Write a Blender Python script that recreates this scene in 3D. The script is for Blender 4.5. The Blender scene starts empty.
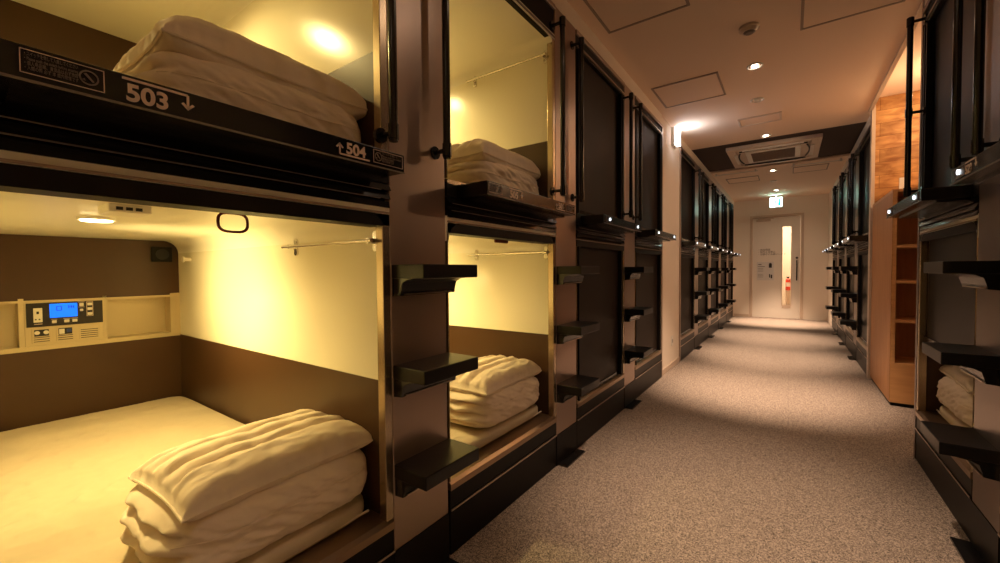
import bpy, bmesh, math, random
from mathutils import Vector, Matrix, noise
random.seed(7)
SC = bpy.context.scene
COL = SC.collection
PI = math.pi

# ------------------------------------------------------------------ materials
def mat(name, col, rough=.5, metal=0., spec=.5, emit=None, estr=0., bump=None, var=None, brushed=None, coat=0.):
    m = bpy.data.materials.new(name); m.use_nodes = True
    nt = m.node_tree; b = nt.nodes['Principled BSDF']
    b.inputs['Base Color'].default_value = (*col, 1)
    b.inputs['Roughness'].default_value = rough
    b.inputs['Metallic'].default_value = metal
    b.inputs['Specular IOR Level'].default_value = spec
    b.inputs['Coat Weight'].default_value = coat
    if emit:
        b.inputs['Emission Color'].default_value = (*emit, 1)
        b.inputs['Emission Strength'].default_value = estr
    tc = nt.nodes.new('ShaderNodeTexCoord')
    if var:                                   # (scale, other colour, amount)
        n = nt.nodes.new('ShaderNodeTexNoise'); n.inputs['Scale'].default_value = var[0]
        n.inputs['Detail'].default_value = 4
        r = nt.nodes.new('ShaderNodeValToRGB')
        r.color_ramp.elements[0].position = .5 - var[2]; r.color_ramp.elements[1].position = .5 + var[2]
        r.color_ramp.elements[0].color = (*col, 1); r.color_ramp.elements[1].color = (*var[1], 1)
        mp = nt.nodes.new('ShaderNodeMapping')
        if len(var) > 3: mp.inputs['Scale'].default_value = var[3]
        nt.links.new(tc.outputs['Object'], mp.inputs[0]); nt.links.new(mp.outputs[0], n.inputs['Vector'])
        nt.links.new(n.outputs['Fac'], r.inputs[0]); nt.links.new(r.outputs[0], b.inputs['Base Color'])
    if bump:                                  # (scale, strength, distance, stretch)
        n2 = nt.nodes.new('ShaderNodeTexNoise'); n2.inputs['Scale'].default_value = bump[0]; n2.inputs['Detail'].default_value = 3
        mp = nt.nodes.new('ShaderNodeMapping')
        if len(bump) > 3: mp.inputs['Scale'].default_value = bump[3]
        bp = nt.nodes.new('ShaderNodeBump'); bp.inputs['Strength'].default_value = bump[1]; bp.inputs['Distance'].default_value = bump[2]
        nt.links.new(tc.outputs['Object'], mp.inputs[0]); nt.links.new(mp.outputs[0], n2.inputs['Vector'])
        nt.links.new(n2.outputs['Fac'], bp.inputs['Height']); nt.links.new(bp.outputs[0], b.inputs['Normal'])
    return m

M = dict(
    cream=mat('cream_panel', (.88, .84, .68), .22, spec=.35, bump=(2.2, .06, .01)),
    ceilcap=mat('cream_moulding', (.86, .83, .72), .35),
    brown=mat('brown_laminate', (.058, .028, .012), .36, spec=.4, var=(3, (.070, .034, .015), .3)),
    blind=mat('brown_blind', (.019, .011, .0075), .5, spec=.18),
    blindshade=mat('shaded_blind', (.009, .007, .0065), .4, spec=.25),  # darker copy of the blind for the right side, shade put into the colour
    postshade=mat('shaded_brushed_post', (.24, .19, .17), .34, metal=.85, spec=.4, bump=(120, .05, .001, (1, 1, .02))),  # post metal darkened for the right side, standing in for its shade
    black=mat('black_lacquer', (.0075, .0068, .007), .22, spec=.5),
    mattblack=mat('matt_black', (.008, .0065, .006), .5, spec=.2),
    plinth=mat('black_plinth', (.006, .0045, .004), .4, spec=.18),
    tread=mat('black_tread', (.006, .0055, .0055), .36, spec=.32, bump=(90, .15, .002)),
    silver=mat('silver_strip', (.60, .50, .42), .3, metal=1.),
    jamb=mat('bronze_frame', (.50, .40, .28), .27, metal=.95, bump=(3, .05, .004, (1, 1, .2))),
    sill=mat('bronze_sill', (.34, .24, .155), .3, metal=.8),
    chrome=mat('polished_steel', (.75, .72, .68), .16, metal=1.),
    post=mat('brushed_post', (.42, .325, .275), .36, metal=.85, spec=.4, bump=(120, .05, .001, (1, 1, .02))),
    pole=mat('black_pole', (.008, .007, .007), .18, spec=.6),
    quilt=mat('quilt_cotton', (.82, .71, .58), .85, spec=.15, bump=(12, .55, .012, (1, .7, 1.3))),
    sheet=mat('bed_sheet', (.58, .49, .35), .85, spec=.12, bump=(7, .9, .03, (1, .45, 1))),
    wall=mat('wall_paint', (.84, .76, .66), .75, spec=.2, bump=(180, .06, .001)),
    hatchline=mat('hatch_frame_paint', (.36, .28, .22), .6),
    ceil=mat('ceiling_paint', (.86, .69, .55), .8, spec=.2, bump=(140, .05, .001)),
    ceildark=mat('dark_ceiling_panel', (.055, .036, .03), .7, spec=.2),
    white=mat('white_plastic', (.80, .76, .70), .4),
    greyline=mat('grey_gasket', (.20, .165, .145), .6),
    cover=mat('warm_grey_plastic', (.62, .50, .40), .45),
    door=mat('door_paint', (.84, .78, .70), .5, spec=.3),
    letter=mat('sign_lettering', (.74, .58, .50), .5),
    letter2=mat('fine_lettering', (.22, .18, .165), .5),
    panelblk=mat('console_black', (.018, .014, .012), .3),
    panelgold=mat('console_gold', (.60, .50, .32), .38, metal=.35),
    ink=mat('ink_black', (.02, .018, .017), .6),
    grey=mat('grey_grille', (.20, .14, .10), .7),
    bluescreen=mat('blue_display', (.0, .08, .5), .3, emit=(.0, .15, 1.), estr=1.5),
    bluedark=mat('display_digits', (.0, .05, .30), .4, emit=(.0, .05, .5), estr=.5),
    redstrap=mat('dark_red_strap', (.16, .012, .012), .45),
    lampwarm=mat('warm_lamp', (1, .9, .7), .4, emit=(1, .80, .42), estr=20.),
    lampcor=mat('downlight_lamp', (1, .9, .8), .4, emit=(1, .86, .66), estr=26.),
    lampoff=mat('unlit_reflector', (.62, .52, .44), .25, metal=.8),
    emwhite=mat('emergency_diffuser', (1, 1, 1), .4, emit=(.92, .93, 1), estr=9.),
    exitlit=mat('exit_diffuser', (1, 1, 1), .4, emit=(.66, 1, .92), estr=8.),
    exitgreen=mat('exit_green', (.0, .5, .25), .4, emit=(.0, .75, .42), estr=2.2),
    dot=mat('indicator_lamp', (1, 1, 1), .4, emit=(.85, .93, 1), estr=4.),
    red=mat('fire_red', (.75, .06, .03), .35),
    paper=mat('paper', (.72, .70, .68), .6),
    glass=None,
)
g = bpy.data.materials.new('clear_glass'); g.use_nodes = True
gb = g.node_tree.nodes['Principled BSDF']
gb.inputs['Transmission Weight'].default_value = 1; gb.inputs['Roughness'].default_value = .02; gb.inputs['IOR'].default_value = 1.1
M['glass'] = g

def carpet():
    m = bpy.data.materials.new('speckled_carpet'); m.use_nodes = True; nt = m.node_tree; b = nt.nodes['Principled BSDF']; L = nt.links.new
    tc = nt.nodes.new('ShaderNodeTexCoord')
    v = nt.nodes.new('ShaderNodeTexVoronoi'); v.inputs['Scale'].default_value = 300
    sx = nt.nodes.new('ShaderNodeSeparateColor')
    n = nt.nodes.new('ShaderNodeTexNoise'); n.inputs['Scale'].default_value = 45; n.inputs['Detail'].default_value = 4; n.inputs['Roughness'].default_value = .8
    ad = nt.nodes.new('ShaderNodeMix'); ad.data_type = 'FLOAT'; ad.inputs[0].default_value = .35
    r = nt.nodes.new('ShaderNodeValToRGB')
    r.color_ramp.elements[0].position = .15; r.color_ramp.elements[1].position = .85
    r.color_ramp.elements[0].color = (.060, .048, .042, 1); r.color_ramp.elements[1].color = (.50, .42, .36, 1)
    br = nt.nodes.new('ShaderNodeTexBrick')         # carpet tiles: only a hairline joint
    br.offset = 0; br.inputs['Scale'].default_value = 1; br.inputs['Brick Width'].default_value = .5; br.inputs['Row Height'].default_value = .5
    br.inputs['Mortar Size'].default_value = .0015; br.inputs['Color1'].default_value = (1, 1, 1, 1); br.inputs['Color2'].default_value = (.95, .95, .95, 1)
    br.inputs['Mortar'].default_value = (.6, .6, .6, 1)
    mx = nt.nodes.new('ShaderNodeMix'); mx.data_type = 'RGBA'; mx.blend_type = 'MULTIPLY'; mx.inputs[0].default_value = .5
    for x in (v, n, br): L(tc.outputs['Object'], x.inputs['Vector'])
    L(v.outputs['Color'], sx.inputs[0]); L(sx.outputs[0], ad.inputs[2]); L(n.outputs['Fac'], ad.inputs[3]); L(ad.outputs[0], r.inputs[0])
    L(r.outputs[0], mx.inputs[6]); L(br.outputs['Color'], mx.inputs[7]); L(mx.outputs[2], b.inputs['Base Color'])
    b.inputs['Roughness'].default_value = .95; b.inputs['Specular IOR Level'].default_value = .1
    return m
M['carpet'] = carpet()

def wood(name, c1, c2, row, plank=True, sc=(1, 1, 1)):
    m = bpy.data.materials.new(name); m.use_nodes = True; nt = m.node_tree; b = nt.nodes['Principled BSDF']; L = nt.links.new
    tc = nt.nodes.new('ShaderNodeTexCoord'); mp = nt.nodes.new('ShaderNodeMapping'); mp.inputs['Scale'].default_value = sc
    L(tc.outputs['Object'], mp.inputs[0])
    n = nt.nodes.new('ShaderNodeTexNoise'); n.inputs['Scale'].default_value = 6; n.inputs['Detail'].default_value = 6; n.inputs['Distortion'].default_value = .6
    L(mp.outputs[0], n.inputs['Vector'])
    r = nt.nodes.new('ShaderNodeValToRGB'); r.color_ramp.elements[0].position = .32; r.color_ramp.elements[1].position = .7
    r.color_ramp.elements[0].color = (*c1, 1); r.color_ramp.elements[1].color = (*c2, 1)
    L(n.outputs['Fac'], r.inputs[0])
    out = r.outputs[0]
    if plank:
        sx = nt.nodes.new('ShaderNodeSeparateXYZ'); cb = nt.nodes.new('ShaderNodeCombineXYZ')
        L(tc.outputs['Object'], sx.inputs[0]); L(sx.outputs['X'], cb.inputs[0]); L(sx.outputs['Z'], cb.inputs[1])
        br = nt.nodes.new('ShaderNodeTexBrick'); br.inputs['Scale'].default_value = 1; br.inputs['Brick Width'].default_value = .7
        br.inputs['Row Height'].default_value = row; br.inputs['Mortar Size'].default_value = .0015; br.inputs['Bias'].default_value = -.35
        br.inputs['Color1'].default_value = (1, 1, 1, 1); br.inputs['Color2'].default_value = (.42, .33, .25, 1); br.inputs['Mortar'].default_value = (.3, .2, .12, 1)
        L(cb.outputs[0], br.inputs['Vector'])
        mx = nt.nodes.new('ShaderNodeMix'); mx.data_type = 'RGBA'; mx.blend_type = 'MULTIPLY'; mx.inputs[0].default_value = 1
        L(out, mx.inputs[6]); L(br.outputs['Color'], mx.inputs[7]); out = mx.outputs[2]
    L(out, b.inputs['Base Color']); b.inputs['Roughness'].default_value = .5; b.inputs['Specular IOR Level'].default_value = .3
    return m
M['plank'] = wood('oak_planks', (.36, .15, .045), (.74, .41, .15), .125, sc=(1.2, 1, 3.0))
M['oak'] = wood('orange_veneer', (.46, .22, .09), (.55, .28, .12), 0, False, (6, 6, .5))
M['oakshelf'] = wood('orange_shelf_veneer', (.60, .32, .13), (.70, .39, .17), 0, False, (.6, 6, 6))

# ------------------------------------------------------------------ mesh helpers
class MB:
    """collects shapes in (u, y, z) with u mirrored by side s, then links ONE mesh"""
    def __init__(self, s=1, dz=0.): self.bm = bmesh.new(); self.s = s; self.dz = dz
    def p(self, u, y, z): return (self.s * u, y, z - self.dz)
    def box(self, u0, u1, y0, y1, z0, z1):
        v = [self.bm.verts.new(self.p(u, y, z)) for u in (u0, u1) for y in (y0, y1) for z in (z0, z1)]
        for f in ((0, 1, 3, 2), (4, 6, 7, 5), (0, 4, 5, 1), (2, 3, 7, 6), (0, 2, 6, 4), (1, 5, 7, 3)):
            self.bm.faces.new([v[i] for i in f])
        return self
    def prism(self, prof, y0, y1):              # closed profile of (u, z) pushed along y
        a = [self.bm.verts.new(self.p(u, y0, z)) for u, z in prof]; b = [self.bm.verts.new(self.p(u, y1, z)) for u, z in prof]
        n = len(prof); self.bm.faces.new(a[::-1]); self.bm.faces.new(b)
        for i in range(n): self.bm.faces.new((a[i], a[(i+1) % n], b[(i+1) % n], b[i]))
        return self
    def prism_u(self, prof, u0, u1):            # closed profile of (y, z) pushed along u
        a = [self.bm.verts.new(self.p(u0, y, z)) for y, z in prof]; b = [self.bm.verts.new(self.p(u1, y, z)) for y, z in prof]
        n = len(prof); self.bm.faces.new(a[::-1]); self.bm.faces.new(b)
        for i in range(n): self.bm.faces.new((a[i], a[(i+1) % n], b[(i+1) % n], b[i]))
        return self
    def prism_z(self, prof, z0, z1):
        a = [self.bm.verts.new(self.p(u, y, z0)) for u, y in prof]; b = [self.bm.verts.new(self.p(u, y, z1)) for u, y in prof]
        n = len(prof); self.bm.faces.new(a[::-1]); self.bm.faces.new(b)
        for i in range(n): self.bm.faces.new((a[i], a[(i+1) % n], b[(i+1) % n], b[i]))
        return self
    def cyl(self, c, axis, r, h, seg=20, r2=None):
        """centre c, length h along axis 'u','y','z'"""
        r2 = r if r2 is None else r2; A = []; B = []
        for i in range(seg):
            t = 2*PI*i/seg; ca, sa = math.cos(t), math.sin(t)
            for L, rr, e in ((A, r, -h/2), (B, r2, h/2)):
                if axis == 'z': q = (c[0]+rr*ca, c[1]+rr*sa, c[2]+e)
                elif axis == 'y': q = (c[0]+rr*ca, c[1]+e, c[2]+rr*sa)
                else: q = (c[0]+e, c[1]+rr*ca, c[2]+rr*sa)
                L.append(self.bm.verts.new(self.p(*q)))
        self.bm.faces.new(A[::-1]); self.bm.faces.new(B)
        for i in range(seg): self.bm.faces.new((A[i], A[(i+1) % seg], B[(i+1) % seg], B[i]))
        return self
    def tube(self, pts, r, seg=8, closed=False):
        P = [Vector(self.p(*q)) for q in pts]; n = len(P); rings = []
        for i in range(n):
            a = P[(i-1) % n] if (closed or i > 0) else P[0]; b = P[(i+1) % n] if (closed or i < n-1) else P[-1]
            d = (b-a).normalized(); x = d.orthogonal().normalized() if not rings else (px - d*px.dot(d)).normalized()
            px = x; yv = d.cross(x)
            rings.append([self.bm.verts.new(P[i] + r*(x*math.cos(2*PI*k/seg)+yv*math.sin(2*PI*k/seg))) for k in range(seg)])
        for i in range(n if closed else n-1):
            A, B = rings[i], rings[(i+1) % n]
            for k in range(seg): self.bm.faces.new((A[k], A[(k+1) % seg], B[(k+1) % seg], B[k]))
        if not closed: self.bm.faces.new(rings[0][::-1]); self.bm.faces.new(rings[-1])
        return self
    def build(self, name, m, parent=None, bevel=0., smooth=False):
        bmesh.ops.recalc_face_normals(self.bm, faces=self.bm.faces)
        me = bpy.data.meshes.new(name); self.bm.to_mesh(me); self.bm.free()
        me.materials.append(m)
        if smooth:
            me.polygons.foreach_set('use_smooth', [True]*len(me.polygons))
            try: me.set_sharp_from_angle(angle=math.radians(40))
            except Exception: pass
        o = bpy.data.objects.new(name, me); COL.objects.link(o)
        if parent: o.parent = parent
        if bevel:
            b = o.modifiers.new('bevel', 'BEVEL'); b.width = bevel; b.segments = 2; b.limit_method = 'ANGLE'
        return o

def thing(name, label, cat, loc=(0, 0, 0), group=None):
    o = bpy.data.objects.new(name, None); COL.objects.link(o); o.empty_display_size = .05
    o.location = loc; o['label'] = label; o['category'] = cat
    if group: o['group'] = group
    return o
def tag(o, label, cat, group=None):
    o['label'] = label; o['category'] = cat
    if group: o['group'] = group
    return o
def struct(o): o['kind'] = 'structure'; return o
def copy_tree(o, parent=None):
    c = o.copy(); COL.objects.link(c); c.parent = parent
    for ch in list(o.children): copy_tree(ch, c)
    return c

def text(name, body, size, m, parent, pos, side, bold=0., align='LEFT', extrude=.0006, sx=1.):
    """flat lettering on a plane facing the corridor; side -1 = left units (reads towards +y), +1 = right units (reads towards -y), 0 = facing -y"""
    cu = bpy.data.curves.new(name, 'FONT'); cu.body = body; cu.size = size; cu.offset = bold; cu.extrude = extrude; cu.align_x = align
    t = bpy.data.objects.new(name, cu); COL.objects.link(t)
    me = bpy.data.meshes.new_from_object(t.evaluated_get(bpy.context.evaluated_depsgraph_get()))
    bpy.data.objects.remove(t); bpy.data.curves.remove(cu)
    if side == -1: R = Matrix(((0, 0, 1), (1, 0, 0), (0, 1, 0)))
    elif side == 1: R = Matrix(((0, 0, -1), (-1, 0, 0), (0, 1, 0)))
    else: R = Matrix(((1, 0, 0), (0, 0, -1), (0, 1, 0)))
    S = Matrix.Diagonal((sx, 1, 1))
    me.transform(Matrix.Translation(pos) @ (R @ S).to_4x4())
    me.materials.clear(); me.materials.append(m)
    me.name = name
    o = bpy.data.objects.new(name, me); COL.objects.link(o); o.parent = parent
    return o

# ------------------------------------------------------------------ dimensions
FL, FR, FR2 = -1.06, .60, .65          # faces of the left row, near right unit, far right row
W, PITCH, PO = .875, 1.15, .262        # bay width, pitch, post width
H = 2.65; YEND = 10.9; DEEP = 1.87

# ------------------------------------------------------------------ capsule units
def fillet_ceiling(mb, z, y0, y1, u0, u1, r=.07):
    """ceiling slab with rounded shoulders running into the capsule"""
    prof = [(y0-.02, z+.025), (y0-.02, z-r)]
    prof += [(y0 + r - r*math.cos(t), z - r + r*math.sin(t)) for t in [PI/2*i/6 for i in range(7)]]
    prof += [(y1 - r + r*math.sin(t), z - r + r*math.cos(t)) for t in [PI/2*i/6 for i in range(7)]]
    prof += [(y1+.02, z-r), (y1+.02, z+.025)]
    mb.prism_u(prof, u0, u1)

def interior(root, s, zb, dz, lampu, lampy, lower):
    """zb: z of the capsule's own bed board; everything above is measured like the lower capsule + zb"""
    y0, y1 = .006, .862
    zc = 1.285 + zb
    MB(s, dz).box(.03, DEEP+.03, y1, y1+.012, .74+zb, zc).build('side_panel', M['cream'], root)
    MB(s, dz).box(.03, DEEP+.03, y0-.012, y0, .74+zb, zc).build('side_panel', M['cream'], root)
    MB(s, dz).box(.03, DEEP+.03, y1-.002, y1+.012, .28+zb, .74+zb).build('lower_side_panel', M['brown'], root)
    MB(s, dz).box(.03, DEEP+.03, y0-.012, y0+.002, .28+zb, .74+zb).build('lower_side_panel', M['brown'], root)
    MB(s, dz).box(.03, DEEP+.15, y0-.012, y1+.012, .25+zb, .287+zb).build('bed_board', M['mattblack'], root)
    mb = MB(s, dz); fillet_ceiling(mb, zc, y0, y1, .0, DEEP+.03)
    c = mb.build('moulded_ceiling', M['ceilcap'], root, smooth=True)
    MB(s, dz).cyl((lampu, lampy, zc-.004), 'z', .047, .012, 28).build('lamp_rim', M['white'], c)
    MB(s, dz).cyl((lampu, lampy, zc-.009), 'z', .039, .008, 28).build('lamp_lens', M['lampwarm'], c)
    if lower:
        v = MB(s, dz).box(.39, .50, .28, .37, zc-.022, zc+.002).build('smoke_sensor', M['white'], root, bevel=.004)
        mb = MB(s, dz)
        for q in (.295, .315, .335): mb.box(.384, .392, q, q+.013, zc-.016, zc-.008)
        mb.build('sensor_slot', M['ink'], v)
    # back wall with its recessed shelf
    mb = MB(s, dz)
    mb.box(DEEP, DEEP+.02, y0-.01, y1+.01, .27+zb, .747+zb).box(DEEP, DEEP+.02, y0-.01, y1+.01, .970+zb, zc)
    b = mb.build('back_panel', M['brown'], root)
    mb = MB(s, dz)
    mb.box(DEEP+.09, DEEP+.10, y0-.01, y1+.01, .73+zb, 1.0+zb)
    mb.box(DEEP-.006, DEEP+.10, y0-.01, y1+.01, .735+zb, .757+zb).box(DEEP-.006, DEEP+.10, y0-.01, y1+.01, .964+zb, .975+zb)
    mb.box(DEEP-.004, DEEP+.10, y1-.045, y1+.01, .745+zb, .985+zb)
    mb.box(DEEP-.004, DEEP+.10, .245, .262, .745+zb, .985+zb)
    mb.box(DEEP+.0, DEEP+.10, .533, .548, .745+zb, .985+zb)
    mb.build('wall_niche', M['panelgold'], root)
    # rail for clothes, fixed to the side panel
    r = MB(s, dz).cyl((.31, y1-.035, 1.20+zb), 'u', .006, .56, 12).build('towel_rail', M['chrome'], root, smooth=True)
    for u in (.545, .05):
        MB(s, dz).cyl((u, y1-.018, 1.20+zb), 'y', .009, .036, 12).cyl((u, y1-.003, 1.222+zb), 'y', .012, .008, 12).cyl((u, y1-.003, 1.178+zb), 'y', .012, .008, 12)\
            .box(u-.009, u+.009, y1-.008, y1, 1.178+zb, 1.222+zb).build('rail_bracket', M['chrome'], r)

def console(root, s, dz, zb=0):
    u = DEEP
    c = MB(s, dz).box(u-.004, u+.09, .262, .533, .757+zb, .967+zb).build('control_panel', M['panelgold'], root, bevel=.002)
    f = MB(s, dz).box(u-.010, u, .268, .530, .848+zb, .962+zb).build('black_fascia', M['panelblk'], c)
    w = u-.010
    MB(s, dz).box(w-.003, w, .290, .319, .870+zb, .938+zb).build('power_socket', M['white'], c, bevel=.001)
    mb = MB(s, dz); mb.box(w-.004, w-.002, .300, .308, .910+zb, .922+zb)
    for y in (.297, .309): mb.cyl((w-.003, y, .884+zb), 'u', .0032, .003, 8)
    mb.build('socket_hole', M['ink'], c)
    MB(s, dz).box(w-.003, w, .343, .437, .888+zb, .955+zb).build('display', M['bluescreen'], c)
    # the clock's 0 and hours mark in darker segments
    mb = MB(s, dz)
    for (ya, yb, za, zb2) in ((.366, .382, .940, .944), (.366, .382, .920, .924), (.364, .368, .922, .942), (.380, .384, .922, .942),
                              (.405, .409, .930, .945), (.414, .418, .930, .945), (.405, .425, .936, .939), (.422, .426, .930, .945)):
        mb.box(w-.0042, w-.0028, ya, yb, za+zb, zb2+zb)
    mb.build('display_digits', M['bluedark'], c)
    for (y, z, ry, rz) in ((.357, .868, .008, .007), (.399, .868, .009, .007), (.427, .868, .009, .007),
                           (.452, .945, .008, .008), (.452, .918, .006, .006), (.482, .946, .009, .007), (.482, .922, .009, .007), (.482, .897, .009, .007)):
        MB(s, dz).box(w-.004, w, y-ry, y+ry, z-rz+zb, z+rz+zb).build('push_button', M['white'], c, bevel=.002)
    mb = MB(s, dz)                              # thin outline round the button column and captions
    for (ya, yb, za, zc) in ((.470, .494, .957, .959), (.470, .494, .885, .887), (.470, .472, .885, .959), (.492, .494, .885, .959),
                             (.441, .463, .957, .959), (.441, .463, .932, .934), (.388, .412, .879, .881), (.415, .438, .879, .881), (.347, .367, .879, .881), (.292, .318, .860, .863)):
        mb.box(w-.0015, w, ya, yb, za+zb, zc+zb)
    mb.build('fascia_marking', M['letter'], c)
    for i, (a, b) in enumerate(((.283, .346), (.362, .425), (.441, .516))):
        q = MB(s, dz).box(u-.008, u-.003, a, b, .770+zb, .840+zb).build('small_plate', M['panelgold'], c, bevel=.0015)
        if i < 2: MB(s, dz).box(u-.0095, u-.007, a+.008, b-.008, .803+zb, .834+zb).build('plate_inset', M['panelblk'], c)
        mb = MB(s, dz)
        for k in range(3 if i < 2 else 5): mb.box(u-.009, u-.007, a+.006, b-.006, .776+k*.010+zb, .779+k*.010+zb)
        mb.build('plate_marking', M['ink'], c)
    for y in (.300, .329):
        MB(s, dz).cyl((u-.012, y, .820+zb), 'u', .009, .006, 16).build('round_button', M['white'], c)
    MB(s, dz).box(u-.013, u-.009, .372, .390, .806+zb, .830+zb).build('push_button', M['white'], c)
    MB(s, dz).box(u-.013, u-.009, .398, .414, .812+zb, .828+zb).build('data_port', mat('port_blue', (.03, .06, .25), .4), c)

def spk(root, s, dz):
    v = MB(s, dz).box(DEEP-.022, DEEP, .735, .828, 1.165, 1.250).build('wall_speaker', M['mattblack'], root, bevel=.004)
    mb = MB(s, dz)
    mb.cyl((DEEP-.024, .782, 1.207), 'u', .030, .006, 24)
    mb.build('speaker_cone', M['ink'], v)
    MB(s, dz).cyl((DEEP-.20, .845, 1.175), 'y', .010, .03, 12).cyl((DEEP-.20, .825, 1.175), 'y', .016, .008, 12).build('coat_hook', M['white'], root)

def lower_capsule(s, opened, full=False):
    r = thing('lower_capsule', '', 'sleeping capsule')
    MB(s).box(0, .08, 0, W, 0, .172).build('plinth', M['plinth'], r)
    MB(s).box(-.004, .08, 0, W, .172, .180).box(0, .08, 0, W, .180, .252).build('lower_rail', M['plinth'], r)
    MB(s).box(-.006, .0, .0, W, .173, .180).build('trim_strip', M['silver'], r)
    MB(s).prism([(-.004, .252), (-.004, .276), (.008, .288), (.10, .288), (.10, .252)], 0, W).build('sill', M['sill'], r)
    # frame of the opening
    MB(s).box(-.002, .032, W-.030, W-.001, .286, 1.247).box(.008, .06, W-.004, W, .18, 1.247).build('jamb', M['jamb'], r, bevel=.003)
    MB(s).box(-.002, .03, -.003, .003, .286, 1.247).build('jamb', M['jamb'], r, bevel=.003)
    # blind box and louvred band above
    h = MB(s).box(.0, .07, .0, W, 1.246, 1.284).box(.022, .07, 0, W, 1.284, 1.385).build('blind_box', M['mattblack'], r)
    MB(s).box(-.005, .02, 0, W, 1.286, 1.291).build('top_rail', M['hatchline'], r)
    mb = MB(s)
    for z in (1.305, 1.332, 1.359): mb.prism([(-.004+(z-1.305)*-.15, z), (.0, z+.020), (.03, z+.022), (.03, z)], .0, W)
    lv = mb.build('louvre_band', M['black'], r)
    MB(s).box(-.009, -.003, .02, W-.04, 1.3305, 1.3325).box(-.013, -.008, .02, W-.04, 1.357, 1.3585).build('thin_strip', M['greyline'], r)
    if opened:
        interior(r, s, 0, 0, .80, .33, True)
        if full: console(r, s, 0); spk(r, s, 0)
        pts = []
        cy, cu, rr = .458, .10, .034
        if not full: MB(s).box(.06, .075, .40, .50, 1.232, 1.25).build('pull_tab', M['redstrap'], r, bevel=.004)
        for i in range(24):
            t = 2*PI*i/24
            x = rr*math.copysign(abs(math.cos(t))**.6, math.cos(t)); z = .024*math.copysign(abs(math.sin(t))**.7, math.sin(t))
            pts.append((cu, cy+x, 1.222+z+.006))
        if full: MB(s).tube(pts, .0036, 8, True).build('pull_strap', M['redstrap'], r, smooth=True)
    else:
        MB(s).box(.028, .045, .03, W-.05, .286, 1.25).build('roller_blind', M['blind'] if s < 0 else M['blindshade'], r)
        MB(s).box(.020, .05, .034, W-.05, .286, .312).build('blind_bottom_bar', M['black'], r)
        MB(s).box(.0, .028, .034, .050, .286, 1.247).build('blind_guide', M['mattblack'], r)
        MB(s).box(.0, .028, W-.066, W-.05, .286, 1.247).build('blind_guide', M['mattblack'], r)
    return r

ZU = 1.385
def upper_capsule(s, opened, lights=True, full=False, lamp_at=(.95, .60)):
    dz = ZU
    r = thing('upper_capsule', '', 'sleeping capsule')
    MB(s, dz).box(.0, .09, 0, W, 1.385, 1.44).build('deck_edge', M['mattblack'], r)
    MB(s, dz).prism([(-.002, 1.433), (-.002, 1.448), (.02, 1.452), (.10, 1.452), (.10, 1.433)], 0, W).build('sill', M['jamb'] if opened else M['mattblack'], r)
    b = MB(s, dz).box(-.150, .0, .055, .808, 1.383, 1.434).build('number_board', M['black'], r, bevel=.002)
    MB(s, dz).box(-.153, -.150, .055, .808, 1.381, 1.3845).build('board_edge_strip', M['greyline'], b)
    MB(s, dz).box(-.100, -.0, .08, .785, 1.374, 1.3832).build('board_underside', M['black'], r)
    # frame
    jm = M['jamb'] if opened else M['mattblack']
    zt = 2.355 if opened else 2.445
    MB(s, dz).box(-.002, .032, W-.030, W-.001, 1.452, zt).box(.008, .06, W-.004, W, 1.44, 2.50).build('jamb', jm, r, bevel=.003)
    MB(s, dz).box(-.002, .03, -.003, .003, 1.452, zt).build('jamb', jm, r, bevel=.003)
    MB(s, dz).box(.006, .030, .0, W, zt, 2.53).build('header', M['mattblack'], r)
    MB(s, dz).box(-.006, .08, .0, W, 2.52, 2.545).build('cornice', M['post'] if s < 0 else M['postshade'], r, bevel=.002)
    MB(s, dz).box(-.004, .006, .0, W, zt+.012, zt+.020).build('thin_strip', M['silver'] if not opened else M['greyline'], r)
    if opened:
        interior(r, s, 1.075-.0, dz, *lamp_at, False)
        MB(s, dz).box(.10, DEEP, .0, W, 2.365, 2.50).build('roof_box', M['mattblack'], r)
    else:
        MB(s, dz).box(.030, .045, .03, W-.05, 1.452, zt).build('roller_blind', M['blind'] if s < 0 else M['blindshade'], r)
        MB(s, dz).box(.018, .05, .034, W-.05, 1.452, 1.476).build('blind_bottom_bar', M['black'], r)
        MB(s, dz).box(.0, .028, .034, .048, 1.452, zt).build('blind_guide', M['mattblack'], r)
        MB(s, dz).box(.0, .028, W-.064, W-.05, 1.452, zt).build('blind_guide', M['mattblack'], r)
    if lights:
        for y in (.15, .715):
            fr = MB(s, dz).box(-.1525, -.150, y-.052, y+.052, 1.393, 1.428).build('key_plate', M['greyline'], b)
            MB(s, dz).box(-.1530, -.1523, y-.049, y+.049, 1.3955, 1.4255).build('plate_face', M['black'], b)
            MB(s, dz).cyl((-.1545, y, 1.411), 'u', .0085, .005, 14).build('indicator_lamp', M['dot'], b)
    return r

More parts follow.
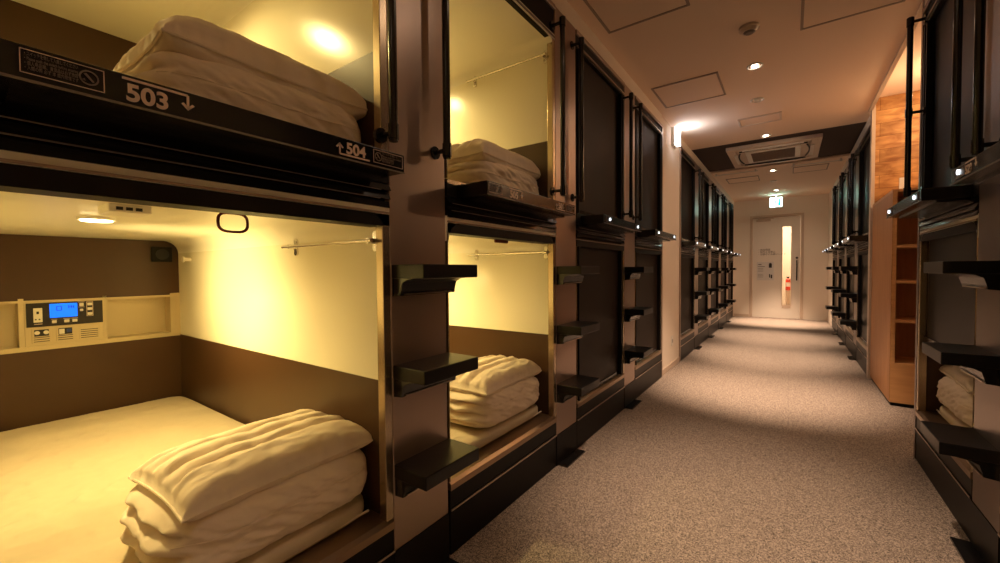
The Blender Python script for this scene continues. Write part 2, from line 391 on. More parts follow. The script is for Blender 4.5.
def post(s):
    r = thing('ladder_post', '', 'ladder')
    MB(s).box(-.002, .06, 0, PO, .172, 2.545).build('post_panel', M['post'] if s < 0 else M['postshade'], r, bevel=.004)
    MB(s).box(-.004, .06, 0, PO, .0, .172).build('post_plinth', M['plinth'], r)
    MB(s).box(.0, -.062, .015, PO-.01, .0, .010).build('foot_plate', M['black'], r)
    for z in (1.122, .792, .462):
        st = MB(s).box(-.150, .0, .004, PO+.006, z-.045, z).build('step', M['tread'], r, bevel=.003)
        pr = [(.0, z-.045), (-.105, z-.045), (-.070, z-.050), (-.050, z-.060), (-.043, z-.085), (-.040, z-.100), (-.0, z-.104)]
        MB(s).prism(pr, .006, PO+.004).build('step_bracket', M['black'], st)
        MB(s).box(-.046, -.040, .02, PO-.02, z-.098, z-.094).build('bracket_lip', M['silver'], st)
    for y in (-.030, .210):
        p = MB(s).cyl((-.062, y, 1.97), 'z', .0135, .94, 16).build('grab_pole', M['pole'], r, smooth=True)
        for z in (1.53, 2.42):
            MB(s).cyl((-.028, y, z), 'u', .0085, .068, 12).cyl((.0, y, z), 'u', .023, .014, 18).cyl((-.062, y, z), 'z', .0165, .045, 14).build('pole_mount', M['pole'], p, smooth=True)
    return r

# prototypes, then copies
ROW = 'in the row of 503'
def place(o, x, y, z, label, group=None):
    o.location = (x, y, z); o['label'] = label
    if group: o['group'] = group
    return o

LO0 = place(lower_capsule(-1, True, True), FL, 0, 0, 'open lit lower capsule with wall console, blue display and red pull strap', 'lower sleeping capsules')
UO0 = place(upper_capsule(-1, True, False, False, (.93, .47)), FL, 0, ZU, 'open lit upper capsule with number board reading 503 and 504', 'upper sleeping capsules')
LO1 = place(lower_capsule(-1, True), FL, PITCH, 0, 'open lit lower capsule under the board reading 505, without wall console', 'lower sleeping capsules')
UO1 = place(upper_capsule(-1, True, False), FL, PITCH, ZU, 'open lit upper capsule with number board reading 505 and 506', 'upper sleeping capsules')
LC = place(lower_capsule(-1, False), FL, 2*PITCH, 0, 'lower capsule shut by a dark brown blind, next after the open one under 505', 'lower sleeping capsules')
UC = place(upper_capsule(-1, False), FL, 2*PITCH, ZU, 'upper capsule shut by a dark blind, next after the open one marked 505', 'upper sleeping capsules')
place(copy_tree(LC), FL, 3*PITCH, 0, 'blind-shut lower capsule just before the bare wall strip and emergency lamp')
place(copy_tree(UC), FL, 3*PITCH, ZU, 'blind-shut upper capsule just before the bare wall strip and emergency lamp')
ORD = ['first', 'second', 'third', 'fourth', 'fifth']
YL2, YR2 = 5.2, 5.5
for i in range(5):
    place(copy_tree(LC), FL, YL2+i*PITCH, 0, f'{ORD[i]} shut lower capsule beyond the emergency lamp in the far row facing the bookcase side' if i < 4 else 'shut lower capsule nearest the end door, in the row with the emergency lamp')
    place(copy_tree(UC), FL, YL2+i*PITCH, ZU, f'{ORD[i]} shut upper capsule beyond the emergency lamp, in the far row' if i < 4 else 'shut upper capsule nearest the end door, in the row with the emergency lamp')
P0 = place(post(-1), FL, W, 0, 'bronze ladder post with black steps between capsules 503 and 505', 'ladder posts with three black steps')
for i, (y, lb) in enumerate([(W+PITCH, 'bronze ladder post with black steps after the open capsules 505 and 506'), (W+2*PITCH, 'bronze ladder post between the two pairs of shut capsules before the emergency lamp')]
                            + [(YL2+W+i*PITCH, f'{ORD[i]} ladder post with black steps beyond the emergency lamp') for i in range(4)]):
    place(copy_tree(P0), FL, y, 0, lb)
# near right unit
def rlower_open():
    r = lower_capsule(1, True)
    return r
RA = place(lower_capsule(1, True), FR, 2.40, 0, 'dark open lower capsule beside the bookcase, with folded bedding inside', 'lower sleeping capsules')
for ch in list(RA.children_recursive):
    if ch.name.startswith('lamp_lens'): ch.data = ch.data.copy(); ch.data.materials.clear(); ch.data.materials.append(M['lampoff'])
MB(1).box(.028, .045, .03, W-.05, .70, 1.25).build('roller_blind', M['blindshade'], RA)
MB(1).box(.020, .05, .034, W-.05, .69, .715).build('blind_bottom_bar', M['black'], RA)
RUC = place(upper_capsule(1, False), FR, 2.40, ZU, 'shut dark upper capsule beside the bookcase, with two small white lamps on its board', 'upper sleeping capsules')
RUB = place(upper_capsule(1, False), FR, 1.25, ZU, 'shut dark upper capsule with number board reading 529', 'upper sleeping capsules')
RLC = place(lower_capsule(1, False), FR, 1.25, 0, 'shut dark lower capsule under the number board reading 529', 'lower sleeping capsules')
PR = place(post(1), FR, 2.125, 0, 'dark ladder post with black steps beside number board 529', 'ladder posts with three black steps')
for i in range(4):
    place(copy_tree(RLC), FR2, YR2+i*PITCH, 0, f'{ORD[i]} shut lower capsule past the bookcase, on the bookcase side')
    place(copy_tree(RUC), FR2, YR2+i*PITCH, ZU, f'{ORD[i]} shut upper capsule past the plank wall, on the bookcase side')
    if i < 3: place(copy_tree(PR), FR2, YR2+W+i*PITCH, 0, f'{ORD[i]} ladder post with black steps past the bookcase, on its side')

for ch in PR.children:
    if ch.name.startswith('grab_pole'): ch.location.y += .08
gp = thing('grab_pole', 'black vertical grab pole at the bookcase end of the dark capsules', 'grab pole', (FR, 3.235, 1.5))
MB(1).cyl((-.062, 0, .50), 'z', .0135, 1.0, 16).build('pole', M['pole'], gp, smooth=True)
for z in (.03, .47, .975):
    MB(1).cyl((-.028, 0, z), 'u', .0085, .068, 12).cyl((.0, 0, z), 'u', .023, .014, 18).cyl((-.062, 0, z), 'z', .0165, .045, 14).build('pole_mount', M['pole'], gp, smooth=True)
# ------------------------------------------------------------------ lettering on the number boards
def child(root, stem): return [c for c in root.children if c.name.split('.')[0] == stem][0]
def arrow(name, parent, s, ya, z, up, ybar0, ybar1, zb, k=1., u=-.1512):
    """bar over or under the number, bent into an arrow"""
    mb = MB(s, ZU)
    t = .0040*k; h = .025*k
    mb.box(u-.001, u, min(ybar0, ybar1), max(ybar0, ybar1), zb-t/2, zb+t/2)
    z0, z1 = (zb, zb+h) if up else (zb-h, zb)
    mb.box(u-.001, u, ya-t/2, ya+t/2, z0, z1)
    zt = z1+.002*k if up else z0-.002*k; d = -1 if up else 1
    for sg in (-1, 1):
        w = .0105*k
        prof = [(ya, zt), (ya+sg*w, zt+d*w), (ya+sg*w-sg*t, zt+d*(w+t*.6)), (ya, zt+d*t*1.5)]
        mb.prism_u(prof, u-.001, u)
    return mb.build(name, M['letter'], parent)
def notice(parent, s, y0, y1, lines, circ, z0=1.3925, z1=1.4275, u=-.1512):
    mb = MB(s, ZU); t = .0012
    mb.box(u-.001, u, y0, y1, z0, z0+t).box(u-.001, u, y0, y1, z1-t, z1).box(u-.001, u, y0, y0+t, z0, z1).box(u-.001, u, y1-t, y1, z0, z1)
    mb.build('notice_border', M['letter'], parent)
    n = len(lines)
    for i, ln in enumerate(lines):
        zz = z1 - .0085 - i*(z1-z0-.008)/n
        o = text('notice_lettering', ln, .0068 if n > 3 else .0062, M['letter2'], parent, (0, 0, 0), s)
        wmax = (y1-y0) - .035; xs = [v.co.y for v in o.data.vertices]; wd = max(xs)-min(xs) if xs else 1
        k = min(1., wmax/wd) if len(ln) < 14 else wmax/wd
        off = .005 if circ > (y0+y1)/2 else .028
        for v in o.data.vertices: v.co.y = v.co.y*k
        lo = min(v.co.y for v in o.data.vertices) if s < 0 else max(v.co.y for v in o.data.vertices)
        st = y0+off if s < 0 else y1-off
        for v in o.data.vertices: v.co.y += st-lo; v.co.x += s*(u-.0006) - s*0; v.co.z += zz-ZU
    pts = [(u-.0008, circ+.0105*math.cos(2*PI*i/24), (z0+z1)/2+.0105*math.sin(2*PI*i/24)) for i in range(24)]
    MB(s, ZU).tube(pts, .0012, 6, True).build('dial_ring', M['letter2'], parent)
    mb = MB(s, ZU); c = (z0+z1)/2
    mb.prism_u([(circ-.006, c+.005), (circ-.003, c+.007), (circ+.006, c-.005), (circ+.004, c-.006)], u-.0014, u)
    mb.prism_u([(circ-.008, c-.004), (circ-.005, c-.002), (circ-.004, c-.006)], u-.0014, u)
    mb.build('dial_mark', M['letter2'], parent)

def num(parent, s, body, y, z, size, m=None):
    return text('number_lettering', body, size, m or M['letter'], parent, (s*-.1514, y, z-ZU), s, bold=size*.028)

b0 = child(UO0, 'number_board')
notice(b0, -1, .086, .176, ['・スイッチを倒して入館してください', '・Please push the switch before entering', '・個人用品類、貴重品は必ず施錠', '・入館の際 必ず 本 館内禁煙です'], .158)
num(b0, -1, '503', .2015, 1.3915, .0395)
arrow('number_arrow', b0, -1, .2885, 1.40, False, .1975, .2885, 1.4265)
num(b0, -1, '504', .618, 1.3975, .0385)
arrow('number_arrow', b0, -1, .600, 1.39, True, .600, .688, 1.3925)
notice(b0, -1, .700, .800, ['スイッチを倒して', 'Please push the switch', '貴重品は施錠', '館内禁煙です'], .716)
b1 = child(UO1, 'number_board')
notice(b1, -1, .062, .145, ['スイッチを倒して', 'Please push the switch', '貴重品は施錠', '館内禁煙です'], .137)
num(b1, -1, '505', .2015, 1.3915, .0395)
arrow('number_arrow', b1, -1, .2885, 1.40, False, .1975, .2885, 1.4265)
num(b1, -1, '506', .618, 1.3975, .0385)
arrow('number_arrow', b1, -1, .600, 1.39, True, .600, .688, 1.3925)
notice(b1, -1, .700, .800, ['スイッチを倒して', 'Please push the switch', '貴重品は施錠', '館内禁煙です'], .716)
br = child(RUB, 'number_board')
num(br, 1, '529', .662, 1.3925, .0385)
arrow('number_arrow', br, 1, .570, 1.40, False, .662, .570, 1.4275)
for i in range(4):
    MB(1, ZU).box(-.1532, -.1529, .680, .760, 1.399+i*.006, 1.4003+i*.006).build('notice_lettering', M['letter2'], br)

# ------------------------------------------------------------------ bedding
def fbm(x, y, z, o=3):
    return noise.fractal(Vector((x, y, z)), 1., 2., o)
def soft(name, n, fn, m, parent=None):
    """closed surface from a subdivided cube pushed through fn(p in [-1,1]^3)"""
    bm = bmesh.new(); nx, ny, nz = n; idx = {}
    def vert(i, j, k):
        if (i, j, k) not in idx:
            idx[i, j, k] = bm.verts.new(fn(2*i/nx-1, 2*j/ny-1, 2*k/nz-1))
        return idx[i, j, k]
    for i in range(nx):
        for j in range(ny):
            for k in (0, nz): bm.faces.new([vert(i, j, k), vert(i+1, j, k), vert(i+1, j+1, k), vert(i, j+1, k)])
    for i in range(nx):
        for k in range(nz):
            for j in (0, ny): bm.faces.new([vert(i, j, k), vert(i+1, j, k), vert(i+1, j, k+1), vert(i, j, k+1)])
    for j in range(ny):
        for k in range(nz):
            for i in (0, nx): bm.faces.new([vert(i, j, k), vert(i, j+1, k), vert(i, j+1, k+1), vert(i, j, k+1)])
    bmesh.ops.recalc_face_normals(bm, faces=bm.faces)
    me = bpy.data.meshes.new(name); bm.to_mesh(me); bm.free(); me.materials.append(m)
    me.polygons.foreach_set('use_smooth', [True]*len(me.polygons))
    o = bpy.data.objects.new(name, me); COL.objects.link(o); o.parent = parent
    return o
def g(t, w): return math.exp(-(t/w)**2)

def pillow_mesh(s, hu, hy, h, seed, lift=0., droop=0.):
    def outline(a, b):
        """a: u -1..1, b: y -1..1; sides pulled in a little, corners kept sharp"""
        A = a*(1-.05*(1-b*b)); B = b*(1-.045*(1-a*a))
        return A, B
    def top(a, b):
        f = max(0, (1-abs(a)**3.6)*(1-abs(b)**5.0))**.40
        q = 1 - .30*(g(a-.40, .07)+g(a+.40, .07)+g(a-.0, .07)+.7*g(a-.68, .06))*min(1, f*1.3)
        wr = .08*fbm(a*2.5+seed, b*1.2, 3.1) + .16*fbm(a*5+seed*2, b*1.5+a, .3)*abs(b)**3 + .05*fbm(a*9, b*4, seed)
        return f*(q+wr)
    def fn(a, b, c):
        a2 = math.sin(a*PI/2)*.35+a*.65; b2 = math.sin(b*PI/2)*.3+b*.7
        A, B = outline(a2, b2)
        if c >= 1: z = top(a2, b2)*h*.66
        elif c <= -1: z = -top(a2, b2)*h*.34
        else: z = 0
        e = .006*fbm(a*3+seed, b*5, 2.)
        z += lift*max(0, -A)*1. - droop*max(0, abs(B)-.7)
        return (s*(A*hu+e), B*hy+e, z)
    return fn, outline
def make_pillow(s, label, seed, hu=.185, hy=.272, h=.125):
    r = thing('pillow', label, 'pillow', group='pillows on the folded quilts')
    fn, outl = pillow_mesh(s, hu, hy, h, seed)
    soft('pillow_case', (56, 84, 2), fn, M['quilt'], r)
    pts = []
    for t in range(96):
        q = t/24.
        if q < 1: a, b = -1+2*q, -1
        elif q < 2: a, b = 1, -1+2*(q-1)
        elif q < 3: a, b = 1-2*(q-2), 1
        else: a, b = -1, 1-2*(q-3)
        A, B = outl(a, b); pts.append((A*hu*1.004, B*hy*1.004, .0))
    MB(s).tube(pts, .0035, 6, True).build('piping', M['quilt'], r, smooth=True)
    return r

def make_quilt(s, label, seed, hu=.215, hy=.292, hz=.088, mess=1.):
    """quilt folded into a block: rounded long side to the corridor, gathered layers at the near end"""
    def fn(a, b, c):
        e = 5.0
        n = (abs(a)**e+abs(b)**(e*1.3)+abs(c)**3.4)**(1/e)
        mx = max(abs(a), abs(b), abs(c)); k = mx/n if n > 0 else 0
        x, y, z = a*k, b*k, c*k
        side = max(0, -x)**4            # corridor side (u negative)
        near = max(0, -y)**4
        # gathered layers in the near end: rounded rolls with soft hollows between them
        hol = g(z-.42, .13)+g(z+.10, .12)+.7*g(z+.58, .10)
        y += near*(.13*hol*(1-.5*side) + .07*fbm(z*1.6+seed, x*1.7, 1.1))
        z += near*(.10*fbm(x*3+3, seed, .4) + .05*math.sin(x*5+seed))*(1-abs(z))
        x += near*(1-side)*.05*fbm(z*3, x*2, seed+9)
        x += side*.016*g(z-.25-.03*math.sin(y*2+seed), .03)
        x += side*(.05*fbm(y*2.2, z*1.5, seed) + .030*fbm(y*7+z*5, z*1.6-y*2, seed+4))
        x += side*.10*near*g(z-.1, .3)
        top = max(0, z)**3
        z += top*(.10*fbm(x*1.3, y*2.0, seed+2)+.05*fbm(x*4, y*4, seed)) - .10*top*g(abs(y)-1.0, .3)
        wr = .020*fbm(y*9+z*5, z*3+x*2, seed+7)
        return (s*(x*hu+wr*.35*side*.5), y*hy, max(-1.0, z)*hz + hz)
    r = thing('folded_quilt', label, 'quilt', group='folded quilts in the open capsules')
    q = soft('quilt_cover', (44, 100, 40), fn, M['quilt'], r)
    pts = [(-.985*hu+.0, y*hy, (1.12+.06*math.sin(y*2.2))*hz) for y in [-.93+1.86*i/40 for i in range(41)]]
    pp = []
    me = q.data
    # seam follows the cover's corridor side
    def surf(yy, zz):
        best = None
        for v in me.vertices:
            d = (v.co.y-yy)**2+(v.co.z-zz)**2
            if (s*v.co.x < 0) and (best is None or d < best[0]): best = (d, s*v.co.x)
        return best[1]
    for i in range(41):
        yy = (-.90+1.80*i/40)*hy; zz = (1.22+.05*math.sin(i*.13+seed))*hz
        pp.append((surf(yy, zz)-.0008, yy, zz))
    MB(s).tube(pp, .0018, 5).build('quilt_seam', M['quilt'], r, smooth=True)
    return r

def make_mattress(s, label):
    L, Wd, T = 1.79, .845, .065
    def fn(a, b, c):
        n = (abs(a)**40+abs(b)**26+abs(c)**5)**(1/8.); mx = max(abs(a), abs(b), abs(c))
        k = mx/((abs(a)**14+abs(b)**14+abs(c)**6)**(1/14.)) if mx > 0 else 0
        x, y, z = a*min(1.0, k), b*min(1.0, k), c*min(1.0, k)
        if c >= 1:
            ed = (1-abs(x)**8)*(1-abs(y)**8)
            z += .10*fbm(x*3, y*2, .7)*ed
            w_ = 1-abs(fbm(x*7+y*1.5, y*3.2-x, 2.3, 2))*5
            z += .13*max(0, w_)**2*ed*(.35+.65*max(0, fbm(x*2, y*2, 9)+.3))
        uu = (x+1)*L/2; rise = min(1, max(0, (uu-.41)/.22)); rise = rise*rise*(3-2*rise)
        return (s*uu, (y+1)*Wd/2, (z+1)/2*(T+.045*rise))
    r = thing('mattress', label, 'mattress', group='mattresses of the open capsules')
    soft('mattress_cover', (150, 84, 6), fn, M['sheet'], r)
    MB(s).tube([(.004, .03, .022), (.004, Wd-.03, .022)], .004, 6).build('piping', M['quilt'], r, smooth=True)
    return r

def bed_set(s, fx, y0, zb, who, seed, dark=False):
    m_ = make_mattress(s, f'sheeted mattress in {who}'); m_.location = (fx+s*.068, y0+.0145, .2875+zb)
    top = .349+zb; k = 1.16 if zb else 1.
    q = make_quilt(s, f'folded cream quilt in {who}', seed); q.location = (fx+s*.272, y0+.575, top); q.scale = (1, 1, k)
    p = make_pillow(s, f'ribbed cream pillow on the quilt in {who}', seed+.5); p.location = (fx+s*.262, y0+.592, top+.182*k); p.scale = (1, 1.04 if zb else 1, k*1.1 if zb else 1)
    p.rotation_euler = (0, 0, s*-.03)
    return m_, q, p
B0 = bed_set(-1, FL, 0, 0, 'the open lower capsule with the console', 1.3)
B1 = bed_set(-1, FL, PITCH, 0, 'the open lower capsule under board 505', 4.1)
B2 = bed_set(-1, FL, 0, 1.075, 'the open upper capsule above board 503', 7.7)
B3 = bed_set(-1, FL, PITCH, 1.075, 'the open upper capsule above board 505', 2.9)
B4 = bed_set(1, FR, 2.40, 0, 'the dark open capsule beside the bookcase', 5.2)

# ------------------------------------------------------------------ room shell
def sb(name, m, x0, x1, y0, y1, z0, z1, bevel=0.):
    return struct(MB(1).box(x0, x1, y0, y1, z0, z1).build(name, m, None, bevel))
XO = 2.6
sb('floor', M['carpet'], -1.06-2.1, XO, -2., 13.2, -.06, 0)
# ceiling: main field, dark recessed field round the air conditioner
mb = MB(1); mb.box(-3.2, .62, -2, 5.82, H, H+.08).box(-3.2, .62, 7.42, 13.2, H, H+.08).box(.62, 2.6, -2, 3.31, H, H+.08).box(.62, 2.6, 5.42, 5.82, H, H+.08).box(.62, 2.6, 7.42, 13.2, H, H+.08)
mb.box(.62, 2.6, 3.31, 5.42, H+.10, H+.18).box(.62, 2.6, 3.27, 3.31, H, H+.14).box(.62, 2.6, 5.42, 5.46, H, H+.14)
struct(mb.build('ceiling', M['ceil']))
sb('trim_5', M['cover'], .615, .645, 3.31, 5.42, H-.012, H+.14)
struct(MB(1).box(-3.2, 2.6, 5.82, 7.42, H+.03, H+.09).build('ceiling_dark_field', M['ceildark']))
# left side: soffit strip over the units, plain wall piece between the groups, blank walls beyond the frame
mb = MB(1); mb.box(FL-.12, FL-.0, 0, 4.32, 2.545, H).box(FL-.14, FL-.012, 4.34, 5.20, 0, H).box(FL-.12, FL, 5.2, 10.68, 2.545, H).box(FL-.14, FL-.012, 10.68, YEND, 0, H)
mb.box(FL-.14, FL-.012, -2, -.002, 0, H).box(FL-2.1, FL-2.0, -2, 13.2, 0, H)
struct(mb.build('wall_left', M['wall']))
sb('trim_1', M['post'], FL-.02, FL+.004, 4.32, 4.345, 0, 2.545)
sb('trim_2', M['post'], FL-.02, FL+.004, 5.178, 5.20, 0, 2.545)
sb('trim_3', M['post'], FL-.02, FL+.004, 10.66, 10.685, 0, 2.545)
sb('baseboard_left', M['cover'], FL-.02, FL-.004, 4.345, 5.178, 0, .06)
# right side
mb = MB(1); mb.box(FR, FR+.12, 1.25, 3.275, 2.545, H).box(FR2, FR2+.12, YR2, 10.10, 2.545, H).box(FR2+.0, FR2+.12, YR2+4*PITCH-PO, YEND, 0, H)
mb.box(FR, FR+.1, -2, 1.24, 0, H).box(2.5, 2.6, -2, 13.2, 0, H+.2)
struct(mb.build('wall_right', M['wall']))
sb('wall_side_panel', M['postshade'], FR-.004, 2.5, 3.278, 3.31, 0, H)
sb('trim_4', M['cover'], .640, .668, 5.40, 5.495, 0, H+.04)
sb('wall_plank', M['plank'], .668, 2.5, 5.40, 5.47, 0, H+.14)
sb('wall_recess_side', M['wall'], 1.9, 1.95, 3.31, 5.40, 0, H+.14)
sb('wall_rear', M['wall'], -3.2, 2.6, -2.1, -2.0, 0, H+.1)
# end wall with door opening
DX0, DX1, DH = -.73, .215, 2.27
mb = MB(1); mb.box(-3.2, DX0, YEND, YEND+.12, 0, H).box(DX1, 2.6, YEND, YEND+.12, 0, H).box(DX0, DX1, YEND, YEND+.12, DH, H)
struct(mb.build('wall_end', M['wall']))
sb('baseboard_end', M['cover'], FL, DX0-.03, YEND-.012, YEND, 0, .06)
d = struct(MB(1).box(DX0+.035, -.140, YEND+.02, YEND+.06, .005, DH-.035).box(.018, DX1-.035, YEND+.02, YEND+.06, .005, DH-.035)
           .box(-.140, .018, YEND+.02, YEND+.06, 2.02, DH-.035).box(-.140, .018, YEND+.02, YEND+.06, .005, .30).build('door_1', M['door']))
MB(1).box(DX0-.02, DX0+.033, YEND-.015, YEND+.1, 0, DH+.02).box(DX1-.033, DX1+.02, YEND-.015, YEND+.1, 0, DH+.02).box(DX0+.033, DX1-.033, YEND-.015, YEND+.1, DH-.033, DH+.02).build('door_frame', M['cover'], d, bevel=.003)
MB(1).box(-.140, .018, YEND+.038, YEND+.042, .30, 2.02).build('door_glass', M['glass'], d)
MB(1).box(-.150, -.138, YEND+.012, YEND+.022, .29, 2.03).box(.016, .028, YEND+.012, YEND+.022, .29, 2.03).box(-.138, .016, YEND+.012, YEND+.022, 2.018, 2.03).box(-.138, .016, YEND+.012, YEND+.022, .23, .302).build('glass_bead', M['cover'], d)
MB(1).cyl((.118, YEND-.03, 1.06), 'z', .012, .44, 12).cyl((.118, YEND-.005, 1.25), 'y', .009, .055, 10).cyl((.118, YEND-.005, .88), 'y', .009, .055, 10).build('door_handle', M['ink'], d, smooth=True)
MB(1).cyl((.118, YEND+.01, 1.33), 'y', .022, .03, 16).build('lock', M['ink'], d)
MB(1).box(-.63, -.36, YEND-.03, YEND+.02, 2.155, 2.20).build('door_closer', M['cover'], d, bevel=.004)
MB(1).box(-.60, -.30, YEND-.035, YEND-.02, 2.20, 2.212).build('closer_arm', M['cover'], d)
# lettering and notice on the door
for i, (t, y) in enumerate((('・施錠確認', 1.515), ('・館内土足禁止', 1.465), ('・お静かにお願いします', 1.415))):
    text('door_lettering', t, .048, M['greyline'], d, (-.60, YEND+.018, y-.01), 0)
nt = tag(MB(1).box(-.61, -.295, YEND+.012, YEND+.019, .84, 1.25).build('notice_sheet', M['paper']), 'white notice sheet with small black pictures on the end door', 'notice')
mb = MB(1)
for (x, z, w_, h_) in ((-.585, 1.185, .06, .02), (-.59, 1.14, .13, .012), (-.59, 1.10, .10, .006), (-.59, 1.07, .10, .006), (-.59, 1.04, .10, .006), (-.59, .97, .10, .006), (-.59, .94, .10, .006), (-.59, .91, .10, .006)):
    mb.box(x, x+w_, YEND+.010, YEND+.0125, z, z+h_)
mb.build('printed_lines', M['greyline'], nt)
mb = MB(1); mb.box(-.385, -.33, YEND+.009, YEND+.0125, 1.12, 1.20).cyl((-.358, YEND+.011, 1.20), 'y', .027, .003, 14)
mb.prism_z([(-.38, YEND+.009), (-.36, YEND+.009), (-.36, YEND+.0125), (-.38, YEND+.0125)], .90, .98).box(-.35, -.322, YEND+.009, YEND+.0125, .885, .965)
mb.build('printed_pictures', M['ink'], nt)

# lobby behind the door's glass
sb('wall_lobby', M['wall'], -3.2, 2.6, 13.1, 13.2, 0, H)
ex = thing('fire_extinguisher', 'small red fire extinguisher seen through the end door glass', 'fire extinguisher', (-.035, 12.2, 0))
MB(1).cyl((0, 0, .70), 'z', .05, .26, 20).cyl((0, 0, .845), 'z', .05, .03, 20, .02).build('cylinder', M['red'], ex, smooth=True)
MB(1).cyl((0, 0, .87), 'z', .02, .04, 12).box(-.04, .04, -.01, .01, .885, .90).build('valve', M['ink'], ex)
MB(1).box(-.042, .042, -.054, -.03, .66, .76).build('paper_band', M['paper'], ex)
MB(1).cyl((0, 0, .285), 'z', .045, .57, 20).build('stand', M['cover'], ex)
# ------------------------------------------------------------------ bookcase and the wall beside it
bk = thing('bookcase', 'tall orange wood bookcase with four open shelves in the recess', 'bookcase', (.655, 4.43, 0))
BD, BW, BH = .95, .62, 1.715
MB(1).box(0, .022, 0, BD, .03, BH).build('side_panel', M['oak'], bk)
MB(1).box(BW-.022, BW, 0, BD, .03, BH).build('side_panel', M['oak'], bk)
MB(1).box(0.0, BW, -.003, .02, .03, .33).box(.0, .027, -.004, .012, .33, BH).box(BW-.027, BW, -.004, .012, .33, BH).build('front_panel', M['oakshelf'], bk)
MB(1).box(.022, BW-.022, .36, .38, .03, BH-.02).build('back_panel', M['oak'], bk)
MB(1).box(-.002, BW+.002, -.006, BD, BH-.02, BH).build('top', M['oakshelf'], bk)
for z in (.345, .69, 1.0, 1.28, 1.585):
    MB(1).box(.022, BW-.022, -.002, .36, z-.024, z).build('shelf', M['oakshelf'], bk, bevel=.001)
MB(1).box(.01, BW-.01, .02, BD-.01, 0, .03).build('kick_plate', M['mattblack'], bk)
pl = thing('switch_plate', 'cream switch plate on the plank wall above the bookcase', 'switch', (.875, 5.40, 1.895))
MB(1).box(-.035, .035, -.010, 0, -.06, .06).build('plate', M['white'], pl, .002)
MB(1).box(-.014, .014, -.014, -.009, -.024, .024).build('rocker', M['white'], pl, .001)
so = thing('wall_socket', 'small cream socket plate low on the bare wall strip', 'socket', (FL-.012, 4.82, .30))
MB(1).box(0, .008, -.035, .035, -.055, .055).build('plate', M['white'], so, .002)
MB(1).box(.0078, .0095, -.012, -.006, -.02, .02).box(.0078, .0095, .006, .012, -.02, .02).build('slots', M['greyline'], so)

# ------------------------------------------------------------------ ceiling fittings
def hatch(x0, x1, y0, y1, label):
    r = thing('ceiling_hatch', label, 'access panel', ((x0+x1)/2, (y0+y1)/2, H), 'square access panels in the ceiling')
    hx, hy = (x1-x0)/2, (y1-y0)/2; f = .015
    MB(1).box(-hx, hx, -hy, -hy+f, -.008, 0).box(-hx, hx, hy-f, hy, -.008, 0).box(-hx, -hx+f, -hy+f, hy-f, -.008, 0).box(hx-f, hx, -hy+f, hy-f, -.008, 0).build('hatch_frame', M['hatchline'], r, .001)
    MB(1).box(-hx+f+.002, hx-f-.002, -hy+f+.002, hy-f-.002, -.005, 0).build('hatch_lid', M['ceil'], r)
hatch(-.98, -.49, 2.12, 2.63, 'square ceiling hatch nearest the open capsules')
hatch(-.985, -.475, 3.64, 4.15, 'square ceiling hatch before the emergency lamp')
hatch(.04, .53, 2.83, 3.33, 'square ceiling hatch close to the bookcase side')
hatch(-.92, -.44, 8.05, 8.5, 'square ceiling hatch past the air conditioner, on the emergency lamp side')
hatch(.02, .46, 7.75, 8.2, 'square ceiling hatch past the air conditioner, on the bookcase side')

def dlight(x, y, on, label, grp, ty=None):
    r = thing('ceiling_downlight', label, 'downlight', (x, y, H), grp)
    mb = MB(1); n = 28
    pts = [(.050*math.cos(2*PI*i/n), .050*math.sin(2*PI*i/n), -.002) for i in range(n)]
    mb.tube(pts, .007, 8, True); mb.build('trim_ring', M['white'], r, smooth=True)
    MB(1).cyl((0, 0, -.001), 'z', .044, .004, 24).build('reflector', M['lampoff'], r)
    MB(1).cyl((0, 0, -.005), 'z', .024, .006, 20).build('lamp', M['lampcor'] if on else M['white'], r)
    if on: lamp(x, y, H-.014, on, ty)
def lamp(x, y, z, e, ty=None, cone=50):
    """light of one downlight: a narrow aimed beam and a weak wide spill"""
    for nm, k, sp, bl in (('corridor_light', 1., cone, 1.), ('corridor_spill', .035, 150, 1.)):
        L = bpy.data.lights.new(nm, 'SPOT'); L.energy = e*k; L.color = (1, .68, .45)
        L.spot_size = math.radians(sp); L.spot_blend = bl; L.shadow_soft_size = .03
        o = bpy.data.objects.new(nm, L); COL.objects.link(o); o.location = (x, y, z)
        if k == 1. and ty is not None: o.rotation_euler = (math.atan2(ty-y, z), 0, 0)
E_ = 740
dlight(-.20, 1.65, E_*.38, 'lit round downlight nearest the open capsules', 'lit corridor downlights', 2.15)
dlight(-.232, 3.71, E_, 'lit round downlight just past the smoke detector', 'lit corridor downlights', 4.45)
dlight(-.26, 4.46, 0, 'unlit round downlight beside the small ceiling grille', 'unlit corridor downlights')
dlight(-.245, 5.70, E_*.8, 'lit round downlight at the near edge of the dark ceiling field', 'lit corridor downlights', 6.2)
dlight(-.235, 7.78, E_*.8, 'lit round downlight just past the air conditioner', 'lit corridor downlights', 7.85)
dlight(-.25, 8.70, 0, 'unlit round downlight before the exit sign', 'unlit corridor downlights')
dlight(-.235, 9.75, E_*1.5, 'lit round downlight nearest the exit sign', 'lit corridor downlights', 10.05)
dlight(-.20, -.35, 190, 'added unseen downlight before board 503, brightening the near quilt fronts', 'lit corridor downlights', .25)  # added out of view to brighten the bedding fronts of the first bay

